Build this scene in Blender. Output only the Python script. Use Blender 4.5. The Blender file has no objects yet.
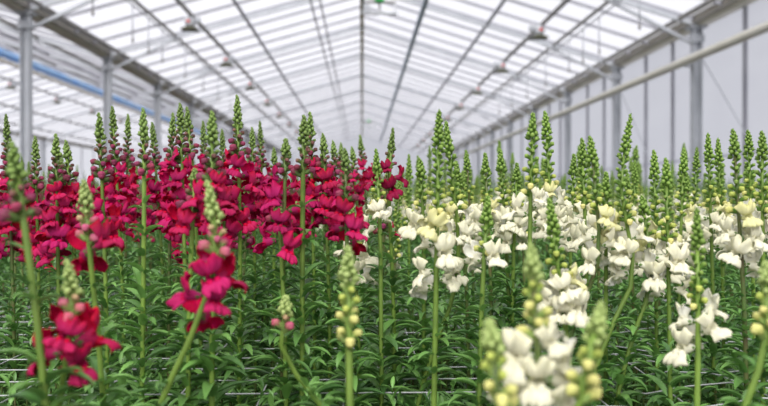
import bpy, math, random
import numpy as np
from mathutils import Vector, Matrix, Euler

rnd = random.Random(11)
npr = np.random.default_rng(5)
PI = math.pi
sc = bpy.context.scene
COL = sc.collection
GA = 2.39996323

# ------------------------------------------------------------------ camera
F = 747.0
CAMZ = 1.0
cd = bpy.data.cameras.new('camera')
cam = bpy.data.objects.new('camera', cd)
COL.objects.link(cam)
cd.sensor_width = 36.0
cd.lens = F / 768 * 36
cd.clip_start = 0.05
cd.clip_end = 400
cam.location = (0, 0, CAMZ)
cam.rotation_euler = (PI / 2 - math.atan(5 / F), 0, -math.atan(22 / F))
cd.dof.use_dof = True
cd.dof.focus_distance = 1.3
cd.dof.aperture_fstop = 4.0
sc.camera = cam
CM = Matrix.Translation(cam.location) @ cam.rotation_euler.to_matrix().to_4x4()
CMI = CM.inverted()


def at(px, py, d):
    return CM @ Vector(((px - 384) / F * d, (203 - py) / F * d, -d))


def to_px(p):
    q = CMI @ Vector(p)
    d = -q.z
    return 384 + q.x / d * F, 203 - q.y / d * F, d


# ------------------------------------------------------------------ materials
def mat(name, col, rough=0.6, var=0.0, noise=None, spec=0.5, metal=0.0, transl=0.0,
        sheen=0.0, hue=0.0, tint=None, tint2=None):
    """procedural principled material: noise mottling, per-object variation, optional tint attribute"""
    m = bpy.data.materials.new(name)
    m.use_nodes = True
    nt = m.node_tree
    nd, lk = nt.nodes, nt.links
    b = nd['Principled BSDF']
    out = nd['Material Output']
    b.inputs['Roughness'].default_value = rough
    b.inputs['Specular IOR Level'].default_value = spec
    b.inputs['Metallic'].default_value = metal
    if sheen:
        b.inputs['Sheen Weight'].default_value = sheen
        b.inputs['Sheen Roughness'].default_value = 0.5
    rgb = nd.new('ShaderNodeRGB')
    rgb.outputs[0].default_value = (*col, 1)
    cur = rgb.outputs[0]

    def mix(fac, a, bcol):
        mx = nd.new('ShaderNodeMix')
        mx.data_type = 'RGBA'
        lk.new(fac, mx.inputs[0])
        lk.new(a, mx.inputs[6])
        if isinstance(bcol, tuple):
            mx.inputs[7].default_value = (*bcol, 1)
        else:
            lk.new(bcol, mx.inputs[7])
        return mx.outputs[2]
    if noise:
        ncol, scale, lo, hi = noise
        tc = nd.new('ShaderNodeTexCoord')
        nz = nd.new('ShaderNodeTexNoise')
        nz.inputs['Scale'].default_value = scale
        nz.inputs['Detail'].default_value = 3
        lk.new(tc.outputs['Object'], nz.inputs['Vector'])
        mr = nd.new('ShaderNodeMapRange')
        mr.inputs[1].default_value = lo
        mr.inputs[2].default_value = hi
        lk.new(nz.outputs[0], mr.inputs[0])
        cur = mix(mr.outputs[0], cur, ncol)
    if tint:
        at_ = nd.new('ShaderNodeAttribute')
        at_.attribute_name = 'tint'
        cl = nd.new('ShaderNodeMapRange')
        cl.inputs[1].default_value = 0.0
        cl.inputs[2].default_value = 1.0
        lk.new(at_.outputs['Fac'], cl.inputs[0])
        cur = mix(cl.outputs[0], cur, tint)
        if tint2:
            c2 = nd.new('ShaderNodeMapRange')
            c2.inputs[1].default_value = 1.0
            c2.inputs[2].default_value = 2.0
            lk.new(at_.outputs['Fac'], c2.inputs[0])
            cur = mix(c2.outputs[0], cur, tint2)
    if var or hue:
        oi = nd.new('ShaderNodeObjectInfo')
        hs = nd.new('ShaderNodeHueSaturation')
        mr = nd.new('ShaderNodeMapRange')
        mr.inputs[3].default_value = 1 - var
        mr.inputs[4].default_value = 1 + var
        lk.new(oi.outputs['Random'], mr.inputs[0])
        lk.new(mr.outputs[0], hs.inputs['Value'])
        if hue:
            wn = nd.new('ShaderNodeTexWhiteNoise')
            wn.noise_dimensions = '1D'
            lk.new(oi.outputs['Random'], wn.inputs['W'])
            m2 = nd.new('ShaderNodeMapRange')
            m2.inputs[3].default_value = 0.5 - hue
            m2.inputs[4].default_value = 0.5 + hue
            lk.new(wn.outputs[0], m2.inputs[0])
            lk.new(m2.outputs[0], hs.inputs['Hue'])
        lk.new(cur, hs.inputs['Color'])
        cur = hs.outputs[0]
    lk.new(cur, b.inputs['Base Color'])
    if transl:
        tr = nd.new('ShaderNodeBsdfTranslucent')
        lk.new(cur, tr.inputs['Color'])
        ms = nd.new('ShaderNodeMixShader')
        ms.inputs[0].default_value = transl
        lk.new(b.outputs[0], ms.inputs[1])
        lk.new(tr.outputs[0], ms.inputs[2])
        lk.new(ms.outputs[0], out.inputs['Surface'])
    return m


def leaf_mat(name, c1, c2, c3):
    """leaf: per-leaf shade from the 'tint' attribute, paler midrib tones through noise"""
    m = mat(name, c1, 0.36, 0.08, (c2, 60, 0.35, 0.7), spec=0.55, transl=0.22, tint=c3)
    return m


M = {}
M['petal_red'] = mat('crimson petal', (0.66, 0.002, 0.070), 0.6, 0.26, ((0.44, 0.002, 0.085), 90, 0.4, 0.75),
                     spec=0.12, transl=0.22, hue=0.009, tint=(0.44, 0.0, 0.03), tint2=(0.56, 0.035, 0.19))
M['petal_dark'] = mat('dark crimson petal', (0.36, 0.004, 0.05), 0.5, 0.15, ((0.26, 0.004, 0.06), 90, 0.4, 0.75),
                      spec=0.12, transl=0.2, tint=(0.3, 0.0, 0.02), tint2=(0.34, 0.02, 0.10))
M['petal_white'] = mat('white petal', (0.93, 0.92, 0.87), 0.55, 0.03, ((0.88, 0.85, 0.66), 60, 0.5, 0.8),
                       spec=0.3, transl=0.25, tint=(0.89, 0.86, 0.60), tint2=(0.90, 0.88, 0.74))
M['petal_cream'] = mat('cream petal', (0.90, 0.88, 0.68), 0.55, 0.05, ((0.87, 0.84, 0.54), 60, 0.4, 0.8),
                      spec=0.3, transl=0.25, tint=(0.82, 0.78, 0.34), tint2=(0.82, 0.82, 0.50))
M['bud_maroon'] = mat('dusty maroon bud', (0.17, 0.12, 0.06), 0.6, 0.3, ((0.22, 0.05, 0.08), 120, 0.4, 0.7),
                      spec=0.3, transl=0.1, hue=0.015, tint=(0.27, 0.03, 0.09))
M['bud_rose'] = mat('rose bud', (0.50, 0.38, 0.20), 0.55, 0.15, ((0.55, 0.28, 0.16), 110, 0.45, 0.75),
                    spec=0.3, transl=0.12, hue=0.015, tint=(0.58, 0.09, 0.18))
M['bud_yellow'] = mat('lemon bud', (0.46, 0.52, 0.11), 0.55, 0.1, ((0.42, 0.50, 0.10), 110, 0.4, 0.7),
                      spec=0.3, transl=0.12, hue=0.008, tint=(0.76, 0.72, 0.26))
M['bud_olive'] = mat('greenish maroon bud', (0.18, 0.13, 0.06), 0.6, 0.25, ((0.20, 0.05, 0.075), 120, 0.4, 0.65),
                     spec=0.35, transl=0.08)
M['bud_blush'] = mat('blush green bud', (0.52, 0.42, 0.20), 0.55, 0.12, ((0.55, 0.25, 0.18), 120, 0.45, 0.7),
                     spec=0.35, transl=0.1)
M['bud_lime'] = mat('lime bud', (0.20, 0.34, 0.05), 0.55, 0.12, ((0.18, 0.30, 0.045), 120, 0.4, 0.7),
                    spec=0.3, transl=0.1, tint=(0.50, 0.56, 0.12))
M['green'] = mat('bud green', (0.10, 0.18, 0.04), 0.55, 0.18, ((0.13, 0.19, 0.055), 150, 0.4, 0.7), spec=0.3,
                 transl=0.08, tint=(0.23, 0.34, 0.085))
M['green_bright'] = mat('bright bud green', (0.10, 0.20, 0.03), 0.55, 0.12, ((0.10, 0.22, 0.03), 150, 0.4, 0.7),
                        spec=0.3, transl=0.08, tint=(0.26, 0.39, 0.08))
M['green_pale'] = mat('pale bud green', (0.30, 0.42, 0.12), 0.55, 0.08, ((0.26, 0.38, 0.10), 120, 0.4, 0.7),
                      spec=0.3, transl=0.1, tint=(0.46, 0.56, 0.20))
M['stem'] = mat('stem green', (0.17, 0.27, 0.045), 0.45, 0.25, ((0.12, 0.20, 0.035), 40, 0.4, 0.7), spec=0.4)
M['stem_dark'] = mat('dark stem green', (0.10, 0.17, 0.04), 0.45, 0.25, ((0.12, 0.10, 0.04), 40, 0.4, 0.7), spec=0.4)
M['leaf'] = leaf_mat('snapdragon leaf', (0.045, 0.125, 0.032), (0.075, 0.19, 0.045), (0.23, 0.46, 0.11))
M['net'] = mat('grey net cord', (0.55, 0.56, 0.57), 0.5, 0, ((0.42, 0.43, 0.44), 30, 0.4, 0.6))
M['steel'] = mat('galvanised steel', (0.52, 0.54, 0.57), 0.5, 0.05, ((0.46, 0.48, 0.51), 3, 0.4, 0.6), metal=0.2)
M['steel_bar'] = mat('grey glazing bar', (0.36, 0.36, 0.40), 0.55, 0.08, ((0.31, 0.31, 0.35), 2, 0.4, 0.6))
M['rail'] = mat('weathered dark rail', (0.20, 0.19, 0.18), 0.6, 0.1, ((0.25, 0.24, 0.22), 4, 0.4, 0.6))
M['olive'] = mat('olive painted pipe', (0.20, 0.17, 0.08), 0.6, 0.05, ((0.26, 0.23, 0.13), 3, 0.4, 0.6))
M['gutter'] = mat('weathered gutter', (0.60, 0.57, 0.49), 0.55, 0.03, ((0.66, 0.63, 0.55), 1.5, 0.4, 0.6))
M['gutter_dark'] = mat('dark gutter lip', (0.22, 0.205, 0.18), 0.6, 0.03, ((0.26, 0.245, 0.22), 2, 0.4, 0.6))
M['pipe'] = mat('cream heating pipe', (0.62, 0.60, 0.53), 0.45, 0, ((0.55, 0.53, 0.45), 1.2, 0.4, 0.65))
M['blue'] = mat('blue screen fabric', (0.36, 0.60, 0.92), 0.6, 0, ((0.50, 0.70, 0.93), 1.5, 0.4, 0.6), transl=0.3)
M['bluegrey'] = mat('blue grey pipe', (0.22, 0.31, 0.42), 0.5, 0, ((0.30, 0.36, 0.43), 1.2, 0.4, 0.6))
M['white_paint'] = mat('white painted tube', (0.86, 0.87, 0.90), 0.4, 0, ((0.80, 0.81, 0.84), 2, 0.4, 0.6), transl=0.4)
M['lamp_white'] = mat('lamp housing grey', (0.62, 0.64, 0.66), 0.4, 0.03, ((0.55, 0.57, 0.6), 6, 0.4, 0.6))
M['lamp_dark'] = mat('lamp reflector dark', (0.06, 0.065, 0.035), 0.5, 0.1, ((0.10, 0.10, 0.05), 9, 0.4, 0.6))
M['lamp_red'] = mat('red marking', (0.80, 0.08, 0.06), 0.5, 0, ((0.7, 0.06, 0.05), 20, 0.4, 0.6))
M['green_unit'] = mat('green casing', (0.05, 0.42, 0.10), 0.5, 0, ((0.04, 0.36, 0.08), 10, 0.4, 0.6))
M['soil'] = mat('dark soil', (0.035, 0.026, 0.02), 0.95, 0, ((0.055, 0.042, 0.03), 18, 0.4, 0.65))


def glass_mat(name, col, opac, tcol):
    """whitewashed greenhouse glazing: mostly clear, part diffusing, a thin gloss"""
    m = bpy.data.materials.new(name)
    m.use_nodes = True
    nt = m.node_tree
    nd, lk = nt.nodes, nt.links
    nd.remove(nd['Principled BSDF'])
    out = nd['Material Output']
    tr = nd.new('ShaderNodeBsdfTransparent')
    tr.inputs[0].default_value = (*tcol, 1)
    tl = nd.new('ShaderNodeBsdfTranslucent')
    tc = nd.new('ShaderNodeTexCoord')
    mp = nd.new('ShaderNodeMapping')
    mp.inputs['Scale'].default_value = (0.5, 0.5, 1.6)
    nz = nd.new('ShaderNodeTexNoise')
    nz.inputs['Scale'].default_value = 1.2
    nz.inputs['Detail'].default_value = 4
    lk.new(tc.outputs['Object'], mp.inputs[0])
    lk.new(mp.outputs[0], nz.inputs['Vector'])
    cr = nd.new('ShaderNodeMix')
    cr.data_type = 'RGBA'
    cr.inputs[6].default_value = (*col, 1)
    cr.inputs[7].default_value = (col[0] * 0.9, col[1] * 0.9, col[2] * 0.92, 1)
    lk.new(nz.outputs[0], cr.inputs[0])
    lk.new(cr.outputs[2], tl.inputs[0])
    gl = nd.new('ShaderNodeBsdfGlossy')
    gl.inputs['Roughness'].default_value = 0.25
    m1 = nd.new('ShaderNodeMixShader')
    m1.inputs[0].default_value = opac
    lk.new(tr.outputs[0], m1.inputs[1])
    lk.new(tl.outputs[0], m1.inputs[2])
    m2 = nd.new('ShaderNodeMixShader')
    m2.inputs[0].default_value = 0.03
    lk.new(m1.outputs[0], m2.inputs[1])
    lk.new(gl.outputs[0], m2.inputs[2])
    lk.new(m2.outputs[0], out.inputs['Surface'])
    return m


M['roof_glass'] = glass_mat('whitewashed roof glass', (0.84, 0.84, 0.88), 0.35, (0.87, 0.87, 0.91))
M['wall_sheet'] = glass_mat('milky wall sheet', (0.70, 0.705, 0.74), 0.93, (0.75, 0.76, 0.8))


# ------------------------------------------------------------------ mesh builder
class MB:
    def __init__(self):
        self.v, self.f, self.m, self.t = [], [], [], []

    def add(self, vs, fs, mi=0, tint=0.0):
        o = len(self.v)
        self.v.extend([tuple(p) for p in vs])
        self.f.extend([tuple(i + o for i in f) for f in fs])
        self.m.extend([mi] * len(fs))
        if isinstance(tint, (int, float)):
            self.t.extend([tint] * len(vs))
        else:
            self.t.extend(tint)

    def box(self, c, s, mi=0, rot=None):
        vs = []
        for x in (-.5, .5):
            for y in (-.5, .5):
                for z in (-.5, .5):
                    p = Vector((x * s[0], y * s[1], z * s[2]))
                    if rot is not None:
                        p = rot @ p
                    vs.append(p + Vector(c))
        self.add(vs, [(0, 1, 3, 2), (4, 6, 7, 5), (0, 4, 5, 1), (2, 3, 7, 6), (0, 2, 6, 4), (1, 5, 7, 3)], mi)

    def bar(self, a, b, w, h, mi=0, up=(0, 0, 1)):
        """square bar from a to b"""
        a, b = Vector(a), Vector(b)
        d = (b - a)
        L = d.length
        d.normalize()
        upv = Vector(up)
        if abs(d.dot(upv)) > .98:
            upv = Vector((1, 0, 0))
        s = d.cross(upv).normalized()
        u = s.cross(d).normalized()
        rot = Matrix((s, d, u)).transposed()
        self.box((a + b) / 2, (w, L, h), mi, rot)

    def tube(self, pts, rad, n=8, mi=0, cap=True):
        pts = [Vector(p) for p in pts]
        if isinstance(rad, (int, float)):
            rad = [rad] * len(pts)
        vs, fs = [], []
        prev = None
        for i, p in enumerate(pts):
            d = (pts[min(i + 1, len(pts) - 1)] - pts[max(i - 1, 0)]).normalized()
            if prev is None:
                ref = Vector((0, 0, 1)) if abs(d.z) < .9 else Vector((1, 0, 0))
                s = d.cross(ref).normalized()
            else:
                s = (prev - d * prev.dot(d)).normalized()
            prev = s
            u = d.cross(s)
            for k in range(n):
                a = 2 * PI * k / n
                vs.append(p + (s * math.cos(a) + u * math.sin(a)) * rad[i])
        for i in range(len(pts) - 1):
            for k in range(n):
                k2 = (k + 1) % n
                fs.append((i * n + k, i * n + k2, (i + 1) * n + k2, (i + 1) * n + k))
        if cap:
            fs.append(tuple(range(n - 1, -1, -1)))
            fs.append(tuple((len(pts) - 1) * n + k for k in range(n)))
        self.add(vs, fs, mi)

    def ovoid(self, mtx, length, r, rings=5, n=7, mi=0, belly=0.42, bend=0.0, tint=0.0, tip=None):
        """teardrop along +X from origin, transformed by mtx"""
        vs = [mtx @ Vector((0, 0, 0))]
        for i in range(1, rings):
            t = i / rings
            w = math.sin(PI * (t ** (math.log(.5) / math.log(belly)))) ** .75
            for k in range(n):
                a = 2 * PI * k / n
                vs.append(mtx @ Vector((t * length, math.cos(a) * r * w, math.sin(a) * r * w * 1.05 + bend * t * t * length)))
        vs.append(mtx @ Vector((length, 0, bend * length)))
        fs = []
        for k in range(n):
            fs.append((0, 1 + (k + 1) % n, 1 + k))
        for i in range(rings - 2):
            for k in range(n):
                k2 = (k + 1) % n
                a, b = 1 + i * n, 1 + (i + 1) * n
                fs.append((a + k, a + k2, b + k2, b + k))
        e = len(vs) - 1
        a = 1 + (rings - 2) * n
        for k in range(n):
            fs.append((a + k, a + (k + 1) % n, e))
        if tip is not None:
            tint = [tint] + [tint + (tip - tint) * (i / rings) for i in range(1, rings) for k in range(n)] + [tip]
        self.add(vs, fs, mi, tint)

    def sheet(self, P, nu, nv, tf, tb, mi=0, th=0.0006):
        """thick ruffled petal: P(u,v) -> Vector, tint front tf(u,v), tint back tb(u,v)"""
        g = [[P(-1 + 2 * i / nu, j / nv) for i in range(nu + 1)] for j in range(nv + 1)]
        vs, ts = [], []
        nn = []
        for j in range(nv + 1):
            for i in range(nu + 1):
                du = g[j][min(i + 1, nu)] - g[j][max(i - 1, 0)]
                dv = g[min(j + 1, nv)][i] - g[max(j - 1, 0)][i]
                nn.append(du.cross(dv).normalized())
                vs.append(g[j][i])
                ts.append(tf(-1 + 2 * i / nu, j / nv))
        W = nu + 1
        N = len(vs)
        for q in range(N):
            vs.append(vs[q] - nn[q] * th)
        for j in range(nv + 1):
            for i in range(nu + 1):
                ts.append(tb(-1 + 2 * i / nu, j / nv))
        fs = []
        for j in range(nv):
            for i in range(nu):
                a = j * W + i
                fs.append((a, a + 1, a + W + 1, a + W))
                fs.append((N + a, N + a + W, N + a + W + 1, N + a + 1))
        rim = [i for i in range(W)] + [j * W + nu for j in range(1, nv + 1)] + \
              [nv * W + i for i in range(nu - 1, -1, -1)] + [j * W for j in range(nv - 1, 0, -1)]
        for q in range(len(rim)):
            a, b = rim[q], rim[(q + 1) % len(rim)]
            fs.append((b, a, N + a, N + b))
        self.add(vs, fs, mi, ts)

    def mesh(self, name, mats, smooth=True):
        me = bpy.data.meshes.new(name)
        me.from_pydata(self.v, [], self.f)
        for m in mats:
            me.materials.append(m)
        me.polygons.foreach_set('material_index', self.m)
        me.polygons.foreach_set('use_smooth', [smooth] * len(self.f))
        at_ = me.attributes.new('tint', 'FLOAT', 'POINT')
        at_.data.foreach_set('value', self.t)
        me.update()
        return me


def obj(name, me, parent=None, mtx=None):
    o = bpy.data.objects.new(name, me)
    COL.objects.link(o)
    if parent is not None:
        o.parent = parent
    if mtx is not None:
        o.matrix_local = mtx
    return o


def tag(o, label=None, cat=None, group=None, kind=None):
    if label:
        o['label'] = label
    if cat:
        o['category'] = cat
    if group:
        o['group'] = group
    if kind:
        o['kind'] = kind
    return o


def empty(name, loc):
    o = bpy.data.objects.new(name, None)
    COL.objects.link(o)
    o.location = loc
    o.empty_display_size = 0.05
    return o


# ------------------------------------------------------------------ leaves (vectorised)
def leaves(base, az, pitch, L, W, droop, fold=0.35, tint=None, ns=6, nx=3):
    """lanceolate leaves; returns verts (N*k,3), quads, per-vertex tint"""
    base = np.asarray(base, float)
    N = len(base)
    az, pitch, L, W, droop = [np.broadcast_to(np.asarray(a, float), (N,)) for a in (az, pitch, L, W, droop)]
    t = np.linspace(0, 1, ns)
    ang = pitch[:, None] - droop[:, None] * t[None, :] ** 1.3
    dt = 1 / (ns - 1)
    r = np.concatenate([np.zeros((N, 1)), np.cumsum(np.cos(ang[:, :-1]) * dt, 1)], 1) * L[:, None]
    z = np.concatenate([np.zeros((N, 1)), np.cumsum(np.sin(ang[:, :-1]) * dt, 1)], 1) * L[:, None]
    prof = np.sin(PI * np.clip(t, 0, 1) ** 0.8) ** 0.85
    prof[0] = 0.12
    prof[-1] = 0.03
    ca, sa = np.cos(az), np.sin(az)
    out = np.zeros((N, ns, nx, 3))
    for k, q in enumerate(np.linspace(-1, 1, nx)):
        wv = W[:, None] * .5 * prof[None, :] * q
        lift = np.abs(wv) * fold * 2
        # lift along the leaf normal
        nr, nz_ = -np.sin(ang), np.cos(ang)
        rr = r + nr * lift
        out[:, :, k, 0] = base[:, 0, None] + rr * ca[:, None] - wv * sa[:, None]
        out[:, :, k, 1] = base[:, 1, None] + rr * sa[:, None] + wv * ca[:, None]
        out[:, :, k, 2] = base[:, 2, None] + z + nz_ * lift
    V = out.reshape(-1, 3)
    q = []
    for j in range(ns - 1):
        for k in range(nx - 1):
            a = j * nx + k
            q.append((a, a + nx, a + nx + 1, a + 1))
    q = np.array(q)
    Fc = (q[None] + (np.arange(N) * ns * nx)[:, None, None]).reshape(-1, 4)
    if tint is None:
        tint = npr.random(N)
    T = np.repeat(tint, ns * nx)
    return V, Fc, T


def np_mesh(name, parts, mats, smooth=True):
    """parts: list of (V, F(quads or tris list), T, matindex)"""
    Vs, T, off = [], [], 0
    loops, starts, totals, mi = [], [], [], []
    ls = 0
    for V, Fc, t, k in parts:
        Fc = np.asarray(Fc)
        n, w = Fc.shape
        Vs.append(np.asarray(V))
        T.append(np.broadcast_to(t, (len(V),)))
        loops.append((Fc + off).ravel())
        starts.append(ls + np.arange(n) * w)
        totals.append(np.full(n, w))
        mi.append(np.full(n, k))
        ls += n * w
        off += len(V)
    V = np.concatenate(Vs)
    loops = np.concatenate(loops).astype(np.int32)
    starts = np.concatenate(starts).astype(np.int32)
    mi = np.concatenate(mi).astype(np.int32)
    me = bpy.data.meshes.new(name)
    me.vertices.add(len(V))
    me.vertices.foreach_set('co', V.astype(np.float32).ravel())
    me.loops.add(len(loops))
    me.loops.foreach_set('vertex_index', loops)
    me.polygons.add(len(starts))
    me.polygons.foreach_set('loop_start', starts)
    me.polygons.foreach_set('loop_total', np.concatenate(totals).astype(np.int32))
    for m in mats:
        me.materials.append(m)
    me.polygons.foreach_set('material_index', mi)
    me.polygons.foreach_set('use_smooth', np.full(len(starts), smooth))
    a = me.attributes.new('tint', 'FLOAT', 'POINT')
    a.data.foreach_set('value', np.concatenate(T).astype(np.float32))
    me.update(calc_edges=True)
    me.validate()
    return me


# ------------------------------------------------------------------ snapdragon parts
def make_blossom(seed, with_calyx):
    """two-lipped snapdragon flower, axis +X, up +Z; returns MB (material 0 petal, 1 green)"""
    r = random.Random(seed)
    b = MB()
    k = r.uniform(.93, 1.07)
    # tube
    n, rings = 9, 5
    vs, fs, ts = [], [], []
    for i in range(rings):
        t = i / (rings - 1)
        x = .019 * t
        ra = .0032 + .0050 * t ** .8
        for q in range(n):
            a = 2 * PI * q / n
            vs.append(Vector((x, math.cos(a) * ra, math.sin(a) * ra * 1.05 + .001 * t)))
            ts.append(2.0 - .6 * t)
    for i in range(rings - 1):
        for q in range(n):
            q2 = (q + 1) % n
            fs.append((i * n + q, i * n + q2, (i + 1) * n + q2, (i + 1) * n + q))
    b.add(vs, fs, 0, ts)
    # lips
    ph = [r.uniform(0, 6.28) for _ in range(8)]
    op = r.uniform(-.35, .35)

    def lip(x0, z0, a0, a1, ext, w0, w1, lobes, amp, sag, phs):
        def P(u, v):
            e = ext
            for c, dep, wd in lobes:
                e *= 1 - dep * math.exp(-((u - c) / wd) ** 2)
            e *= 1 - .30 * abs(u) ** 4
            x, z = x0, z0
            st = 8
            for i in range(st):
                tt = v * (i + .5) / st
                a = a0 + (a1 - a0) * tt
                x += math.cos(a) * e * v / st
                z += math.sin(a) * e * v / st
            y = u * (w0 + (w1 - w0) * min(1, v * 1.15) ** .75)
            y *= 1 - .12 * v * v * abs(u)
            x -= sag * (abs(u) ** 1.7) * (.35 + .65 * v)
            ruf = amp * v * v * (math.sin(u * 7 + phs) + .6 * math.sin(u * 13 + phs * 2.1))
            a = a0 + (a1 - a0) * v
            x += -math.sin(a) * ruf
            z += math.cos(a) * ruf + amp * .5 * v * math.sin(u * 9 + phs * 1.7)
            return Vector((x * k, y * k, z * k))
        return P
    wd = r.uniform(.92, 1.12)
    up = lip(.0150, .0050, math.radians(35), math.radians(112 + 60 * op), .0240, .0065, .0200 * wd,
             [(0, .34, .12)], .0033, .0070, ph[0])
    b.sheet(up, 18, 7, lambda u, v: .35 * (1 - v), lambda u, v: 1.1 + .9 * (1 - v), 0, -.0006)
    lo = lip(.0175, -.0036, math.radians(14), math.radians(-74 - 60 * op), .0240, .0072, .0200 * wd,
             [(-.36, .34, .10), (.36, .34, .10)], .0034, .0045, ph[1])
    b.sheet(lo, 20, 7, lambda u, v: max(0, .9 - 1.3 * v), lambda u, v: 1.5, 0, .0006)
    # palate: two swollen humps closing the throat
    for s in (-1, 1):
        m = Matrix.Translation((.0120 * k, s * .0036 * k, -.0010)) @ Euler((0, .25, s * .12)).to_matrix().to_4x4()
        b.ovoid(m, .0142 * k, .0046 * k, 6, 8, 0, .62, -.12, .6)
    if with_calyx:
        add_calyx(b, .0068, .0042, 1)
    return b


def add_calyx(b, L, r, mi):
    for q in range(5):
        a = 2 * PI * q / 5 + .3
        vs = []
        for t, w in ((0, .45), (.35, .62), (.7, .45), (1, .04)):
            for s in (-1, 0, 1):
                aa = a + s * w
                rr = r * (.55 + .75 * t ** .7 - .1 * abs(s)) + .0004
                vs.append(Vector((t * L - .0006, math.cos(aa) * rr, math.sin(aa) * rr)))
        fs = []
        for i in range(3):
            for s in range(2):
                a0 = i * 3 + s
                fs.append((a0, a0 + 1, a0 + 4, a0 + 3))
        b.add(vs, fs, mi)
    b.ovoid(Matrix.Translation((-.0045, 0, 0)), .006, .0017, 4, 6, mi, .5)


def make_bud(L, r, seed):
    """pointed hooded bud: folded upper lip over a swollen lower lip, sitting in a star of sepals"""
    b = MB()
    rr = random.Random(seed)
    b.ovoid(Matrix.Identity(4), L, r * .92, 8, 9, 0, .60, rr.uniform(-.22, -.05), 0.0, 1.0)
    b.ovoid(Matrix.Translation((L * .30, 0, -r * .42)) @ Euler((0, .18, 0)).to_matrix().to_4x4(), L * .60, r * .74,
            6, 8, 0, .58, -.05, .3, 1.0)
    for sg in (-1, 1):      # the side folds of the hood
        b.ovoid(Matrix.Translation((L * .34, sg * r * .36, r * .14)), L * .56, r * .60, 5, 6, 0, .55, -.15, .3, 1.0)
    add_calyx(b, L * .52, r * .78, 1)
    # bract under the bud
    V, Fc, T = leaves([(-.003, 0, -.002)], [0.0], [math.radians(-8)], [L * .95], [r * 1.25], [math.radians(40)])
    b.add(V, [tuple(int(q) for q in f) for f in Fc], 1, .3)
    return b


def make_tip(H, seed, mi=0):
    """tight cone of tiny green buds along +Z"""
    b = MB()
    rr = random.Random(seed)
    n = int(16 + H * 330)
    for i in range(n):
        t = (i + .5) / n
        t = t ** .85
        s = 1 - t
        rad = .0006 + .0020 * s
        L = .0036 + .0058 * s ** .6
        r = .0013 + .0023 * s ** .6
        az = i * GA + rr.uniform(-.3, .3)
        pit = math.radians(72 - 38 * s + rr.uniform(-10, 10))
        k = rr.uniform(.85, 1.15)
        L, r = L * k, r * k
        m = Matrix.Translation((math.cos(az) * rad, math.sin(az) * rad, t * H * .93)) @ \
            Euler((0, -pit, az)).to_matrix().to_4x4()
        b.ovoid(m, L, r, 5, 6, 0, .55, 0, 0.0, 1.0)
        # pointed bract under each bud
        m2 = Matrix.Translation((math.cos(az) * rad, math.sin(az) * rad, t * H * .93 - .001)) @ \
            Euler((0, -pit + .35, az)).to_matrix().to_4x4()
        b.ovoid(m2, L * 1.15, r * .5, 3, 4, 0, .4)
    b.tube([(0, 0, 0), (0, 0, H)], [.0022, .0008], 6, 0)
    return b


BL = {}
CALYX = MB()
add_calyx(CALYX, .0068, .0042, 0)
for colr, pm in (('red', 'petal_red'), ('white', 'petal_white'), ('dark', 'petal_dark'), ('cream', 'petal_cream')):
    g = M['green'] if colr in ('red', 'dark') else M['green_bright']
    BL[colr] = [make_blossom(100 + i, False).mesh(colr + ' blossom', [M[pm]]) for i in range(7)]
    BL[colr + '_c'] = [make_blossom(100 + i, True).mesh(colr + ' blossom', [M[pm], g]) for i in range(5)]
CALX = {'red': CALYX.mesh('calyx', [M['green']]), 'white': CALYX.mesh('calyx', [M['green_bright']])}
CALX['dark'] = CALX['red']
# bud stages, small -> large
STAGE = [(.0085, .0029), (.0108, .0037), (.0142, .0047), (.0185, .0057)]
PAL = {'maroon': ('green', 'bud_olive', 'bud_maroon', 'bud_maroon', 'green'),
       'pink': ('green_pale', 'bud_blush', 'bud_rose', 'bud_rose', 'green_pale'),
       'yellow': ('green_bright', 'green_bright', 'bud_lime', 'bud_yellow', 'green_bright'),
       'lemon': ('green_pale', 'bud_lime', 'bud_yellow', 'bud_yellow', 'green_pale')}
BUD = {}
for p, ms in PAL.items():
    BUD[p] = [[make_bud(L, r, 7 + i * 3 + j).mesh(p + ' bud', [M[ms[i]], M[ms[4]]]) for j in range(2)]
              for i, (L, r) in enumerate(STAGE)]
TIPS = {}


def tip_mesh(H, p):
    q = max(2, round(H / .008))
    key = (q, p)
    if key not in TIPS:
        TIPS[key] = make_tip(q * .008, q).mesh('bud tip', [M[PAL[p][4]]])
    return TIPS[key], H / (q * .008)


def catmull(pts, n):
    P = [pts[0] * 2 - pts[1]] + list(pts) + [pts[-1] * 2 - pts[-2]]
    out = []
    for i in range(1, len(P) - 2):
        p0, p1, p2, p3 = P[i - 1:i + 3]
        # centripetal-ish: scale tangents by neighbouring lengths
        l0, l1, l2 = (p1 - p0).length + 1e-6, (p2 - p1).length + 1e-6, (p3 - p2).length + 1e-6
        m1 = ((p1 - p0) / l0 * l1 + (p2 - p1)) / 2
        m2 = ((p2 - p1) + (p3 - p2) / l2 * l1) / 2
        for j in range(n):
            t = j / n
            t2, t3 = t * t, t * t * t
            out.append(p1 * (2 * t3 - 3 * t2 + 1) + m1 * (t3 - 2 * t2 + t) + p2 * (-2 * t3 + 3 * t2) + m2 * (t3 - t2))
    out.append(P[-2])
    return out


class Path:
    def __init__(self, pts):
        self.p = pts
        self.s = [0]
        for a, b in zip(pts, pts[1:]):
            self.s.append(self.s[-1] + (b - a).length)
        self.L = self.s[-1]

    def at(self, d):
        d = min(max(d, 0), self.L - 1e-6)
        import bisect
        i = max(0, min(bisect.bisect_right(self.s, d) - 1, len(self.p) - 2))
        f = (d - self.s[i]) / max(self.s[i + 1] - self.s[i], 1e-9)
        return self.p[i].lerp(self.p[i + 1], f), (self.p[i + 1] - self.p[i]).normalized()


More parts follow.
